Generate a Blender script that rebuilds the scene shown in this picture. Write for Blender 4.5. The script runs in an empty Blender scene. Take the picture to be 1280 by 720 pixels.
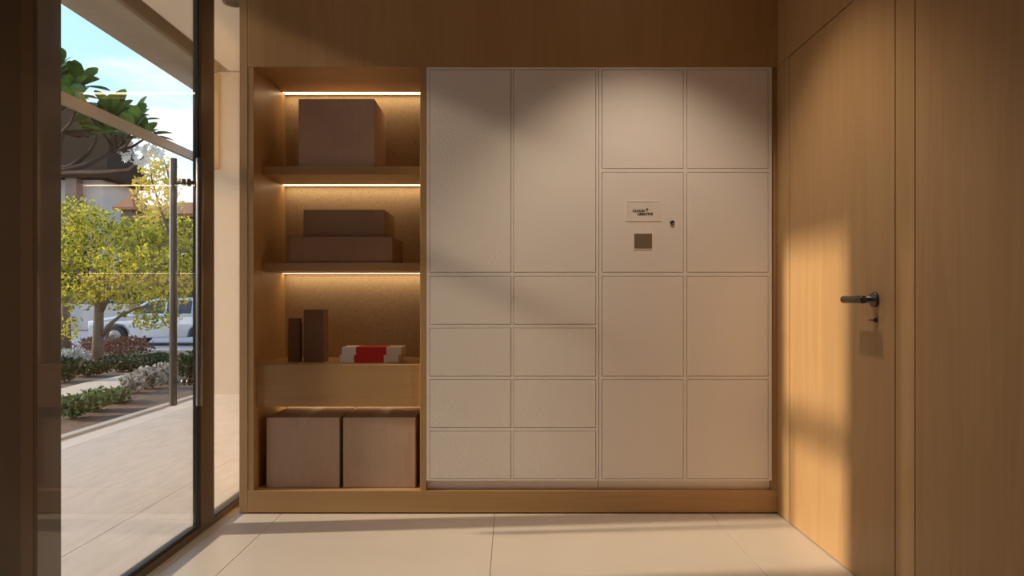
import bpy, bmesh, math, random
from mathutils import Vector, Matrix, Quaternion

# ------------------------------------------------------------------ camera
F, CX, CY, EYE = 880.0, 639.0, 373.0, 1.01     # focal length / principal point of the 1280x720 frame, eye height
S = bpy.context.scene
COL = S.collection
cam_d = bpy.data.cameras.new('camera')
cam_d.sensor_width = 36.0
cam_d.lens = F / 1280.0 * 36.0
cam_d.shift_x = (640 - CX) / 1280.0
cam_d.shift_y = (CY - 360) / 1280.0
cam_d.clip_start = 0.02
cam_d.clip_end = 1000
cam = bpy.data.objects.new('camera', cam_d)
cam.location = (0, 0, EYE)
cam.rotation_euler = (math.pi / 2, 0, 0)
COL.objects.link(cam)
S.camera = cam

# ------------------------------------------------------------------ exposure, world, sun
S.view_settings.view_transform = 'Standard'
S.view_settings.look = 'None'
S.view_settings.gamma = 1.0
S.view_settings.use_curve_mapping = False
S.view_settings.exposure = 0.82
S.cycles.use_denoising = True
S.cycles.max_bounces = 10
S.cycles.diffuse_bounces = 6
S.cycles.transparent_max_bounces = 24
S.cycles.sample_clamp_indirect = 6.0

world = bpy.data.worlds.new('sky')
S.world = world
world.use_nodes = True
wn, wl = world.node_tree.nodes, world.node_tree.links
wn.clear()
w_out = wn.new('ShaderNodeOutputWorld')
w_bg = wn.new('ShaderNodeBackground')
w_tc = wn.new('ShaderNodeTexCoord')
w_sep = wn.new('ShaderNodeSeparateXYZ')
w_ramp = wn.new('ShaderNodeValToRGB')
el = w_ramp.color_ramp.elements
el[0].position, el[0].color = 0.0, (0.95, 0.93, 0.90, 1)
el[1].position, el[1].color = 1.0, (0.20, 0.42, 0.80, 1)
for p, c in ((0.10, (0.95, 0.95, 0.95, 1)), (0.16, (0.72, 0.86, 0.97, 1)), (0.25, (0.43, 0.68, 0.95, 1)), (0.50, (0.33, 0.59, 0.92, 1))):
    e = el.new(p); e.color = c
w_noise = wn.new('ShaderNodeTexNoise')
w_noise.inputs['Scale'].default_value = 2.3
w_noise.inputs['Detail'].default_value = 7
w_noise.inputs['Roughness'].default_value = 0.58
w_map = wn.new('ShaderNodeMapping')
w_map.inputs['Scale'].default_value = (1, 1, 3.0)
w_map.inputs['Location'].default_value = (0.35, 0.2, 0.1)
w_cr = wn.new('ShaderNodeValToRGB')
w_cr.color_ramp.elements[0].position = 0.50
w_cr.color_ramp.elements[1].position = 0.68
w_mix = wn.new('ShaderNodeMix'); w_mix.data_type = 'RGBA'
w_mix.inputs['B'].default_value = (1.0, 0.97, 0.94, 1)
wl.new(w_tc.outputs['Generated'], w_sep.inputs[0])
wl.new(w_sep.outputs['Z'], w_ramp.inputs['Fac'])
wl.new(w_tc.outputs['Generated'], w_map.inputs['Vector'])
wl.new(w_map.outputs[0], w_noise.inputs['Vector'])
wl.new(w_noise.outputs['Fac'], w_cr.inputs['Fac'])
wl.new(w_cr.outputs['Color'], w_mix.inputs['Factor'])
wl.new(w_ramp.outputs['Color'], w_mix.inputs['A'])
wl.new(w_mix.outputs['Result'], w_bg.inputs['Color'])
w_bg.inputs['Strength'].default_value = 1.05
wl.new(w_bg.outputs[0], w_out.inputs['Surface'])

sun_d = bpy.data.lights.new('sun_offscreen', 'SUN')
sun_d.energy = 2.9
sun_d.color = (1.0, 0.82, 0.59)
sun_d.angle = math.radians(2.0)
sun = bpy.data.objects.new('sun_offscreen', sun_d)
sun.location = (-20, 0, 12)
sun.rotation_euler = Vector((1.0, 0.085, -0.444)).to_track_quat('-Z', 'Y').to_euler()
COL.objects.link(sun)

R = random.Random(7)

# ------------------------------------------------------------------ materials
def new_mat(name):
    m = bpy.data.materials.new(name)
    m.use_nodes = True
    n, l = m.node_tree.nodes, m.node_tree.links
    n.clear()
    out = n.new('ShaderNodeOutputMaterial')
    b = n.new('ShaderNodeBsdfPrincipled')
    l.new(b.outputs[0], out.inputs[0])
    return m, n, l, b, out

def plain(name, col, rough=0.5, metal=0.0, spec=0.5, emit=None, estr=0.0):
    m, n, l, b, o = new_mat(name)
    b.inputs['Base Color'].default_value = (*col, 1)
    b.inputs['Roughness'].default_value = rough
    b.inputs['Metallic'].default_value = metal
    b.inputs['Specular IOR Level'].default_value = spec
    if emit:
        b.inputs['Emission Color'].default_value = (*emit, 1)
        b.inputs['Emission Strength'].default_value = estr
    return m

def pos_coords(n, l, scale, rnd=True):
    g = n.new('ShaderNodeNewGeometry')
    mp = n.new('ShaderNodeMapping')
    mp.inputs['Scale'].default_value = scale
    l.new(g.outputs['Position'], mp.inputs['Vector'])
    if not rnd:
        return mp.outputs[0]
    oi = n.new('ShaderNodeObjectInfo')
    mul = n.new('ShaderNodeMath'); mul.operation = 'MULTIPLY'; mul.inputs[1].default_value = 13.0
    l.new(oi.outputs['Random'], mul.inputs[0])
    ad = n.new('ShaderNodeVectorMath'); ad.operation = 'ADD'
    l.new(mp.outputs[0], ad.inputs[0]); l.new(mul.outputs[0], ad.inputs[1])
    return ad.outputs[0]

def noise(n, l, vec, scale, detail=4, rough=0.55, dist=0.0):
    t = n.new('ShaderNodeTexNoise')
    t.inputs['Scale'].default_value = scale
    t.inputs['Detail'].default_value = detail
    t.inputs['Roughness'].default_value = rough
    t.inputs['Distortion'].default_value = dist
    l.new(vec, t.inputs['Vector'])
    return t.outputs['Fac']

def ramp(n, l, fac, stops):
    r = n.new('ShaderNodeValToRGB')
    e = r.color_ramp.elements
    e[0].position, e[0].color = stops[0][0], (*stops[0][1], 1)
    e[1].position, e[1].color = stops[-1][0], (*stops[-1][1], 1)
    for p, c in stops[1:-1]:
        x = e.new(p); x.color = (*c, 1)
    l.new(fac, r.inputs['Fac'])
    return r.outputs['Color']

def mixc(n, l, a, b, fac, mode='MIX'):
    m = n.new('ShaderNodeMix'); m.data_type = 'RGBA'; m.blend_type = mode
    for s, v in (('Factor', fac), ('A', a), ('B', b)):
        if hasattr(v, 'is_linked'):
            l.new(v, m.inputs[s])
        elif s == 'Factor':
            m.inputs[s].default_value = v
        else:
            m.inputs[s].default_value = (*v, 1)
    return m.outputs['Result']

def bump(n, l, b, h, strength, dist=0.002):
    bp = n.new('ShaderNodeBump')
    bp.inputs['Strength'].default_value = strength
    bp.inputs['Distance'].default_value = dist
    l.new(h, bp.inputs['Height'])
    l.new(bp.outputs[0], b.inputs['Normal'])

WOOD = (0.47, 0.285, 0.13)
def wood(name, axis, col=WOOD, rough=0.42):
    """oak veneer, grain running along axis (0 x, 1 y, 2 z)"""
    m, n, l, b, o = new_mat(name)
    fine = [90.0, 90.0, 90.0]; fine[axis] = 2.2
    big = [5.5, 5.5, 5.5]; big[axis] = 0.55
    v1 = pos_coords(n, l, fine)
    v2 = pos_coords(n, l, big)
    f1 = noise(n, l, v1, 1.0, 5, 0.6)
    f2 = noise(n, l, v2, 1.0, 3, 0.5, 0.6)
    # cathedral figure: contour lines of the broad noise
    mu = n.new('ShaderNodeMath'); mu.operation = 'MULTIPLY'; mu.inputs[1].default_value = 34.0
    l.new(f2, mu.inputs[0])
    si = n.new('ShaderNodeMath'); si.operation = 'SINE'; l.new(mu.outputs[0], si.inputs[0])
    mr = n.new('ShaderNodeMapRange'); mr.inputs['From Min'].default_value = -1; l.new(si.outputs[0], mr.inputs['Value'])
    lo = tuple(c * 0.95 for c in col); hi = tuple(min(1, c * 1.05) for c in col)
    c1 = ramp(n, l, f1, ((0.30, lo), (0.70, hi)))
    c2 = ramp(n, l, mr.outputs[0], ((0.0, (0.90, 0.88, 0.85)), (0.55, (1, 1, 1))))
    c = mixc(n, l, c1, c2, 0.55, 'MULTIPLY')
    l.new(c, b.inputs['Base Color'])
    b.inputs['Roughness'].default_value = rough
    b.inputs['Specular IOR Level'].default_value = 0.35
    bump(n, l, b, f1, 0.06, 0.001)
    return m

M = {}
M['wood_x'] = wood('oak_veneer_horizontal', 0)
M['wood_y'] = wood('oak_veneer_depth', 1)
M['wood_z'] = wood('oak_veneer_vertical', 2)
M['wood_core'] = plain('raw_wood_core', (0.30, 0.18, 0.09), 0.8)
M['bronze'] = plain('bronze_anodised', (0.165, 0.12, 0.08), 0.40, 0.4)
M['bronze_dark'] = plain('dark_bronze', (0.11, 0.085, 0.06), 0.42, 0.3)
M['rubber'] = plain('black_gasket', (0.028, 0.029, 0.031), 0.45)
M['steel'] = plain('brushed_steel', (0.27, 0.25, 0.23), 0.30, 0.9)
M['gunmetal'] = plain('gunmetal', (0.13, 0.125, 0.12), 0.35, 0.85)
M['black'] = plain('matte_black', (0.015, 0.012, 0.01), 0.6)

def locker_mat():
    m, n, l, b, o = new_mat('locker_paint')
    v = pos_coords(n, l, (1, 1, 1))
    f = noise(n, l, v, 110.0, 3, 0.5)
    b.inputs['Base Color'].default_value = (0.84, 0.785, 0.745, 1)
    b.inputs['Roughness'].default_value = 0.5
    b.inputs['Specular IOR Level'].default_value = 0.4
    bump(n, l, b, f, 0.35, 0.002)
    return m
M['locker'] = locker_mat()

def cardboard(name, col):
    m, n, l, b, o = new_mat(name)
    v = pos_coords(n, l, (60, 60, 4))
    f = noise(n, l, v, 1.0, 4, 0.6)
    v2 = pos_coords(n, l, (5, 5, 5))
    f2 = noise(n, l, v2, 1.0, 4, 0.6)
    c1 = ramp(n, l, f, ((0.3, tuple(c * 0.97 for c in col)), (0.7, tuple(c * 1.03 for c in col))))
    c2 = ramp(n, l, f2, ((0.3, (0.86, 0.85, 0.84)), (0.65, (1, 1, 1))))
    l.new(mixc(n, l, c1, c2, 0.8, 'MULTIPLY'), b.inputs['Base Color'])
    b.inputs['Roughness'].default_value = 0.85
    b.inputs['Specular IOR Level'].default_value = 0.15
    bump(n, l, b, f, 0.08, 0.001)
    return m
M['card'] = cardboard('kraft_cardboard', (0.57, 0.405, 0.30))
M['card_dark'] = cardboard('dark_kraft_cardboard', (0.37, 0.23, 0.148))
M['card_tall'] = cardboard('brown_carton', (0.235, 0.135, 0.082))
M['tape'] = plain('kraft_tape', (0.54, 0.385, 0.285), 0.6)
M['white_card'] = plain('white_card', (0.78, 0.72, 0.66), 0.55)
M['red_card'] = plain('red_paper_band', (0.50, 0.012, 0.012), 0.5)
M['gold'] = plain('gold_print', (0.62, 0.24, 0.06), 0.4)

def cork():
    m, n, l, b, o = new_mat('speckled_back_board')
    v = pos_coords(n, l, (1, 1, 1), False)
    f = noise(n, l, v, 70.0, 5, 0.65)
    vo = n.new('ShaderNodeTexVoronoi'); vo.inputs['Scale'].default_value = 34.0
    l.new(v, vo.inputs['Vector'])
    c1 = ramp(n, l, f, ((0.3, (0.455, 0.33, 0.205)), (0.7, (0.545, 0.405, 0.255))))
    c2 = ramp(n, l, vo.outputs['Distance'], ((0.07, (0.50, 0.44, 0.38)), (0.17, (1, 1, 1))))
    l.new(mixc(n, l, c1, c2, 0.75, 'MULTIPLY'), b.inputs['Base Color'])
    b.inputs['Roughness'].default_value = 0.8
    return m
M['cork'] = cork()

def stone(name, col, scale, rough, var=0.06, stretch=(1, 1, 1)):
    m, n, l, b, o = new_mat(name)
    v = pos_coords(n, l, stretch)
    f = noise(n, l, v, scale, 6, 0.6)
    l.new(ramp(n, l, f, ((0.25, tuple(c * (1 - var) for c in col)), (0.75, tuple(c * (1 + var) for c in col)))), b.inputs['Base Color'])
    b.inputs['Roughness'].default_value = rough
    bump(n, l, b, f, 0.05, 0.001)
    return m
M['tile'] = stone('beige_porcelain', (0.63, 0.56, 0.485), 3.0, 0.38, 0.04)
M['joint'] = plain('tile_joint', (0.36, 0.29, 0.22), 0.9)
M['porch'] = stone('porch_stone', (0.54, 0.465, 0.405), 5.0, 0.5, 0.15, (4, 0.8, 1))
M['porch_edge'] = stone('porch_border_stone', (0.62, 0.54, 0.46), 6.0, 0.5, 0.06)
M['kerb'] = stone('white_kerb', (0.44, 0.42, 0.39), 8.0, 0.7, 0.05)
M['plaster'] = stone('cream_plaster', (0.66, 0.545, 0.42), 4.0, 0.9, 0.03)
M['ceiling'] = stone('ceiling_plaster', (0.84, 0.80, 0.74), 4.0, 0.9, 0.02)
M['soffit_edge'] = stone('soffit_band', (0.36, 0.33, 0.28), 3.0, 0.8, 0.06, (1, 4, 1))
M['soffit'] = stone('soffit_plaster', (0.74, 0.69, 0.63), 3.0, 0.85, 0.04)
M['soffit_trim'] = plain('soffit_trim', (0.22, 0.165, 0.11), 0.7)
M['beam'] = plain('beam_paint', (0.31, 0.275, 0.235), 0.6)
M['column'] = stone('brown_cladding', (0.12, 0.085, 0.06), 3.0, 0.55, 0.08)
M['soil'] = stone('mulch', (0.135, 0.088, 0.058), 16.0, 0.95, 0.45)
M['path'] = stone('path_concrete', (0.56, 0.44, 0.33), 5.0, 0.9, 0.08)
M['asphalt'] = stone('asphalt', (0.25, 0.245, 0.265), 2.0, 0.85, 0.08)
M['bark'] = stone('bark', (0.20, 0.145, 0.10), 12.0, 0.9, 0.25)
M['bark_dark'] = stone('dark_bark', (0.055, 0.042, 0.032), 12.0, 0.9, 0.25)
M['housewall'] = stone('house_render', (0.50, 0.46, 0.43), 1.0, 0.9, 0.05)
M['housewall_brown'] = stone('brown_render', (0.22, 0.155, 0.115), 1.0, 0.9, 0.06)
M['roof_dark'] = stone('dark_shingle', (0.034, 0.023, 0.014), 2.0, 0.8, 0.15)
M['roof_dark'].node_tree.nodes['Principled BSDF'].inputs['Specular IOR Level'].default_value = 0.08
M['roof_red'] = stone('clay_tile_roof', (0.30, 0.135, 0.065), 3.0, 0.8, 0.15)
M['carpaint'] = plain('silver_car_paint', (0.62, 0.64, 0.68), 0.22, 0.5)
M['carglass'] = plain('dark_car_glass', (0.03, 0.04, 0.055), 0.08)
M['tyre'] = plain('tyre_rubber', (0.02, 0.02, 0.02), 0.8)
M['headlamp'] = plain('headlamp_lens', (0.85, 0.87, 0.9), 0.1)

def leaf_mat(name, c1, c2, scale=9.0, trans=0.35):
    m, n, l, b, o = new_mat(name)
    v = pos_coords(n, l, (1, 1, 1))
    f = noise(n, l, v, scale, 2, 0.5)
    col = ramp(n, l, f, ((0.35, c1), (0.65, c2)))
    l.new(col, b.inputs['Base Color'])
    b.inputs['Roughness'].default_value = 0.55
    t = n.new('ShaderNodeBsdfTranslucent')
    l.new(col, t.inputs['Color'])
    mx = n.new('ShaderNodeMixShader'); mx.inputs[0].default_value = trans
    l.new(b.outputs[0], mx.inputs[1]); l.new(t.outputs[0], mx.inputs[2])
    l.new(mx.outputs[0], o.inputs[0])
    return m
M['leaf_yellow'] = leaf_mat('yellow_green_leaf', (0.13, 0.15, 0.02), (0.90, 0.78, 0.10), 7.0, 0.5)
M['leaf_gold'] = leaf_mat('golden_leaf', (0.60, 0.46, 0.07), (0.80, 0.64, 0.16), 6.0, 0.45)
M['leaf_dark'] = leaf_mat('dark_green_leaf', (0.018, 0.040, 0.012), (0.050, 0.090, 0.022), 6.0, 0.2)
M['leaf_plumeria'] = leaf_mat('glossy_green_leaf', (0.030, 0.075, 0.016), (0.10, 0.19, 0.030), 5.0, 0.3)
M['leaf_ground'] = leaf_mat('ground_cover_leaf', (0.07, 0.13, 0.05), (0.17, 0.27, 0.10), 14.0, 0.25)
M['leaf_white'] = leaf_mat('variegated_leaf', (0.20, 0.20, 0.15), (0.70, 0.66, 0.62), 16.0, 0.25)
M['leaf_red'] = leaf_mat('russet_leaf', (0.13, 0.06, 0.035), (0.24, 0.115, 0.07), 10.0, 0.25)
M['petal'] = leaf_mat('white_petal', (0.88, 0.87, 0.85), (0.95, 0.94, 0.92), 5.0, 0.5)

def glass_mat():
    m = bpy.data.materials.new('clear_glass')
    m.use_nodes = True
    n, l = m.node_tree.nodes, m.node_tree.links
    n.clear()
    out = n.new('ShaderNodeOutputMaterial')
    g = n.new('ShaderNodeNewGeometry')
    dot = n.new('ShaderNodeVectorMath'); dot.operation = 'DOT_PRODUCT'
    l.new(g.outputs['Normal'], dot.inputs[0]); l.new(g.outputs['Incoming'], dot.inputs[1])
    ab = n.new('ShaderNodeMath'); ab.operation = 'ABSOLUTE'; l.new(dot.outputs['Value'], ab.inputs[0])
    om = n.new('ShaderNodeMath'); om.operation = 'SUBTRACT'; om.inputs[0].default_value = 1.0; l.new(ab.outputs[0], om.inputs[1])
    pw = n.new('ShaderNodeMath'); pw.operation = 'POWER'; pw.inputs[1].default_value = 5.0; l.new(om.outputs[0], pw.inputs[0])
    ma = n.new('ShaderNodeMath'); ma.operation = 'MULTIPLY_ADD'; ma.inputs[1].default_value = 0.95; ma.inputs[2].default_value = 0.05
    l.new(pw.outputs[0], ma.inputs[0])
    tr = n.new('ShaderNodeBsdfTransparent'); tr.inputs['Color'].default_value = (0.965, 0.97, 0.965, 1)
    gl = n.new('ShaderNodeBsdfGlossy'); gl.inputs['Roughness'].default_value = 0.0
    gl.inputs['Color'].default_value = (1, 1, 1, 1)
    mx = n.new('ShaderNodeMixShader')
    l.new(ma.outputs[0], mx.inputs[0]); l.new(tr.outputs[0], mx.inputs[1]); l.new(gl.outputs[0], mx.inputs[2])
    l.new(mx.outputs[0], out.inputs[0])
    return m
M['glass'] = glass_mat()
M['led'] = plain('led_lens', (0.9, 0.85, 0.7), 0.5, emit=(1.0, 0.74, 0.42), estr=3.8)
M['lamp_lens'] = plain('downlight_lens', (0.9, 0.85, 0.7), 0.5, emit=(1.0, 0.80, 0.56), estr=10.0)
M['white_trim'] = plain('white_trim', (0.75, 0.72, 0.68), 0.5)

# ------------------------------------------------------------------ builders
POS = {}
def tag(o, label=None, cat=None, group=None, kind=None):
    if label: o['label'] = label
    if cat: o['category'] = cat
    if group: o['group'] = group
    if kind: o['kind'] = kind
    return o

def put(name, me, mat, loc, parent=None, smooth=False):
    if mat is not None and not me.materials:
        me.materials.append(M[mat] if isinstance(mat, str) else mat)
    if smooth:
        for p in me.polygons: p.use_smooth = True
    o = bpy.data.objects.new(name, me)
    COL.objects.link(o)
    base = Vector(loc)
    POS[o.name] = base
    if parent is not None:
        o.parent = parent
        o.location = base - POS[parent.name]
    else:
        o.location = base
    return o

def empty(name, loc, label=None, cat=None, group=None, kind=None, parent=None):
    o = bpy.data.objects.new(name, None)
    o.empty_display_size = 0.1
    COL.objects.link(o)
    base = Vector(loc); POS[o.name] = base
    if parent is not None:
        o.parent = parent; o.location = base - POS[parent.name]
    else:
        o.location = base
    return tag(o, label, cat, group, kind)

CACHE = {}
def box_mesh(dx, dy, dz, bev, matname):
    key = (round(dx, 5), round(dy, 5), round(dz, 5), bev, matname)
    if key in CACHE: return CACHE[key]
    bm = bmesh.new()
    bmesh.ops.create_cube(bm, size=1.0)
    for v in bm.verts:
        v.co = Vector((v.co.x * dx, v.co.y * dy, (v.co.z + 0.5) * dz))
    if bev:
        bmesh.ops.bevel(bm, geom=list(bm.edges), offset=bev, segments=2, profile=0.5, affect='EDGES')
    me = bpy.data.meshes.new('box')
    bm.to_mesh(me); bm.free()
    me.materials.append(M[matname])
    CACHE[key] = me
    return me

def box(name, x0, x1, y0, y1, z0, z1, mat, parent=None, bev=0.0):
    me = box_mesh(x1 - x0, y1 - y0, z1 - z0, bev, mat)
    return put(name, me, None, ((x0 + x1) / 2, (y0 + y1) / 2, z0), parent)

def boxes(name, lst, mat, parent=None, loc=None):
    """one part made of several joined bars"""
    bm = bmesh.new()
    xs = [b[0] for b in lst]; ys = [b[2] for b in lst]; zs = [b[4] for b in lst]
    L = Vector(loc) if loc else Vector((min(xs), min(ys), min(zs)))
    for (x0, x1, y0, y1, z0, z1) in lst:
        r = bmesh.ops.create_cube(bm, size=1.0)
        for v in r['verts']:
            v.co = Vector((x0 + (v.co.x + .5) * (x1 - x0), y0 + (v.co.y + .5) * (y1 - y0), z0 + (v.co.z + .5) * (z1 - z0))) - L
    me = bpy.data.meshes.new(name)
    bm.to_mesh(me); bm.free()
    return put(name, me, mat, L, parent)

def from_bm(name, bm, mat, loc, parent=None, smooth=False):
    me = bpy.data.meshes.new(name)
    bmesh.ops.recalc_face_normals(bm, faces=list(bm.faces))
    bm.to_mesh(me); bm.free()
    return put(name, me, mat, loc, parent, smooth)

def lathe_bm(profile, axis, seg=28):
    """profile [(r, h)] turned about an axis vector"""
    bm = bmesh.new()
    q = Vector((0, 0, 1)).rotation_difference(Vector(axis))
    rings = []
    for r, h in profile:
        ring = []
        for i in range(seg):
            a = 2 * math.pi * i / seg
            ring.append(bm.verts.new(q @ Vector((r * math.cos(a), r * math.sin(a), h))))
        rings.append(ring)
    for a, b in zip(rings, rings[1:]):
        for i in range(seg):
            bm.faces.new((a[i], a[(i + 1) % seg], b[(i + 1) % seg], b[i]))
    bm.faces.new(rings[0][::-1]); bm.faces.new(rings[-1])
    return bm

def lathe(name, profile, axis, mat, loc, parent=None, seg=28):
    o = from_bm(name, lathe_bm(profile, axis, seg), mat, loc, parent)
    for p in o.data.polygons:
        p.use_smooth = len(p.vertices) == 4
    return o

def tube_into(bm, pts, radii, seg=8):
    rings = []
    n = len(pts)
    for i, p in enumerate(pts):
        d = (Vector(pts[min(i + 1, n - 1)]) - Vector(pts[max(i - 1, 0)])).normalized()
        a = d.cross(Vector((0.31, 0.95, 0.12))).normalized(); b = d.cross(a)
        rings.append([bm.verts.new(Vector(p) + (a * math.cos(2 * math.pi * k / seg) + b * math.sin(2 * math.pi * k / seg)) * radii[i]) for k in range(seg)])
    for u, v in zip(rings, rings[1:]):
        for k in range(seg):
            bm.faces.new((u[k], u[(k + 1) % seg], v[(k + 1) % seg], v[k]))
    bm.faces.new(rings[0][::-1]); bm.faces.new(rings[-1])

def ray(px, py, Y):
    return Vector(((px - CX) / F * Y, Y, EYE - (py - CY) / F * Y))

# ------------------------------------------------------------------ room shell
XL, XG, XR = -1.33, -1.346, 1.249      # frame face, glass plane, right wall face
YB, YREAR, ZC = 3.30, -1.60, 2.80      # cabinet front plane, rear wall, ceiling

floor = empty('floor', (0, 0, -0.03), kind='structure')
box('joint_bed', XL - 0.03, 1.36, YREAR, 3.85, -0.10, -0.0025, 'joint', floor)
xj = [-1.292, -1.076, -0.077, 0.934, 1.30]
yj = [YREAR, -0.6, 0.40, 1.40, 2.40, 3.40]
g = 0.0013
for i in range(len(xj) - 1):
    for j in range(len(yj) - 1):
        box('tile', xj[i] + g, xj[i + 1] - g, yj[j] + g, yj[j + 1] - g, -0.02, 0.0, 'tile', floor, 0.0008)
for j in range(len(yj) - 1):
    box('tile', XL - 0.02, xj[0] - g, yj[j] + g, yj[j + 1] - g, -0.02, 0.0, 'tile', floor, 0.0008)

ceiling = tag(box('ceiling', -1.42, 1.37, YREAR - 0.1, 3.9, ZC, ZC + 0.1, 'ceiling'), kind='structure')
rw = empty('wall_rear', (0, YREAR, 0), kind='structure')
for a, b_ in ((-1.42, -0.49), (-0.486, 0.434), (0.438, 1.37)):
    box('panel', a, b_, YREAR - 0.1, YREAR, 0, ZC, 'ceiling', rw)
box('backing', -1.42, 1.37, YREAR - 0.15, YREAR - 0.1, 0, ZC, 'wood_core', rw)
wall_back = empty('wall_back', (0, YB, 0), kind='structure')
box('header_panel', -1.2355, XR, YB, YB + 0.02, 2.0956, ZC, 'wood_z', wall_back)
box('wall_core', -1.40, 1.37, 3.80, 3.90, 0, ZC, 'plaster', wall_back)

# right wall of oak panels with shadow gaps and the flush door
wall_right = empty('wall_right', (XR, 1.0, 0), kind='structure')
box('wall_core', XR + 0.046, XR + 0.12, YREAR - 0.1, 3.8, 0, ZC, 'wood_core', wall_right)
DY0, DY1, DZ = 2.290, 3.158, 2.097
gp = 0.0028
box('panel', XR, XR + 0.042, DY1 + gp, 3.42, 0.004, DZ, 'wood_z', wall_right)
box('panel', XR, XR + 0.042, DY0 + gp, 3.42, DZ + gp, ZC, 'wood_z', wall_right)
box('panel', XR, XR + 0.042, 2.177 + gp, DY0 - gp, 0.004, ZC, 'wood_z', wall_right)
box('panel', XR, XR + 0.042, 0.80, 2.177 - gp, 0.004, ZC, 'wood_z', wall_right)
box('panel', XR, XR + 0.042, -0.45, 0.80 - 2 * gp, 0.004, ZC, 'wood_z', wall_right)
box('panel', XR, XR + 0.042, YREAR, -0.45 - 2 * gp, 0.004, ZC, 'wood_z', wall_right)

door1 = empty('door_1', (XR, (DY0 + DY1) / 2, 0.004), kind='structure')
box('door_leaf', XR, XR + 0.042, DY0 + gp, DY1 - gp, 0.006, DZ - gp, 'wood_z', door1)
hy, hz = 2.415, 1.006
hnd = lathe('lever_handle', [(0.0, 0), (0.026, 0.0005), (0.026, 0.008), (0.0245, 0.010), (0.012, 0.0101), (0.0115, 0.048), (0.009, 0.050)], (-1, 0, 0), 'gunmetal', (XR, hy, hz), door1)
lathe('grip', [(0.0, 0), (0.0125, 0.0004), (0.0135, 0.002), (0.0135, 0.143), (0.0125, 0.145), (0.0, 0.1452)], (0, 1, 0), 'gunmetal', (XR - 0.054, hy - 0.030, hz), hnd)
key = lathe('key_escutcheon', [(0.0, 0), (0.021, 0.0004), (0.021, 0.0020), (0.019, 0.0028)], (-1, 0, 0), 'wood_z', (XR, 2.415, 0.936), door1)
lathe('key_cylinder', [(0.0, 0.0), (0.0085, 0.0005), (0.0085, 0.004)], (-1, 0, 0), 'black', (XR - 0.0025, 2.405, 0.936), key)
box('key_tab', XR - 0.024, XR - 0.004, 2.407, 2.429, 0.934, 0.938, 'steel', key, 0.0006)

# left wall: solid oak up to the entrance, then glass
tag(box('wall_left', -1.42, XL, YREAR - 0.1, 1.80, 0, ZC, 'wood_z'), kind='structure')
tr = empty('trim_1', (XL, 1.88, 0), kind='structure')
box('jamb', -1.400, XL + 0.004, 1.80, 1.905, 0.0, ZC, 'bronze_dark', tr, 0.002)
box('jamb', -1.392, XL - 0.004, 1.907, 1.966, 0.0, ZC, 'bronze', tr, 0.002)
tr = empty('trim_2', (XL, 3.08, 0), kind='structure')
box('mullion', -1.357, XL, 3.018, 3.155, 0.0, ZC, 'bronze', tr, 0.002)
tr = empty('trim_3', (XL, 3.7, 0), kind='structure')
box('jamb', -1.40, XL, 3.66, 3.80, 0.0, ZC, 'bronze', tr, 0.002)
tr = empty('trim_4', (XL, 2.5, 0), kind='structure')
box('sill', -1.385, XL, 1.967, 3.017, 0.0, 0.030, 'bronze', tr, 0.0015)
box('head', -1.385, XL, 1.967, 3.017, 2.72, ZC, 'bronze', tr, 0.0015)

door2 = empty('door_2', (XG, 2.49, 0.03), kind='structure')
box('gasket', XG - 0.012, XG + 0.010, 1.98, 3.012, 0.0305, 0.044, 'rubber', door2)
box('stile', XG - 0.009, XG + 0.010, 2.996, 3.016, 0.044, 2.71, 'rubber', door2)
box('stile', XG - 0.010, XG + 0.010, 1.969, 1.985, 0.044, 2.71, 'bronze_dark', door2)
box('top_rail', XG - 0.010, XG + 0.012, 1.985, 2.996, 2.69, 2.715, 'bronze', door2)
box('pane', XG - 0.005, XG + 0.005, 1.985, 2.996, 0.044, 2.69, 'glass', door2)
hy2, hz0, hz1 = 2.918, 0.566, 1.590
for X in (XG - 0.055, XG + 0.055):
    b_ = lathe('pull_bar', [(0.0, 0), (0.0145, 0.0005), (0.015, 0.002), (0.015, hz1 - hz0 - 0.002), (0.0145, hz1 - hz0)], (0, 0, 1), 'steel', (X, hy2, hz0), door2)
for z in (1.490, 0.663):
    sp = lathe('spindle', [(0.0075, 0), (0.0075, 0.11)], (1, 0, 0), 'steel', (XG - 0.055, hy2, z), door2, 16)
    for X in (XG - 0.017, XG + 0.005):
        lathe('collar', [(0.0, 0), (0.0135, 0.0002), (0.016, 0.002), (0.016, 0.010), (0.0135, 0.012)], (1, 0, 0), 'steel', (X, hy2, z), sp, 20)

win = empty('window_1', (XG, 3.40, 0), kind='structure')
box('sill', -1.385, XL, 3.156, 3.659, 0.0, 0.030, 'bronze', win, 0.0015)
box('gasket', XG - 0.010, XG + 0.012, 3.156, 3.659, 0.0302, 0.036, 'rubber', win)
box('head', -1.385, XL, 3.156, 3.659, 2.72, ZC, 'bronze', win, 0.0015)
box('pane', XG - 0.005, XG + 0.005, 3.157, 3.658, 0.036, 2.72, 'glass', win)

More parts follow.
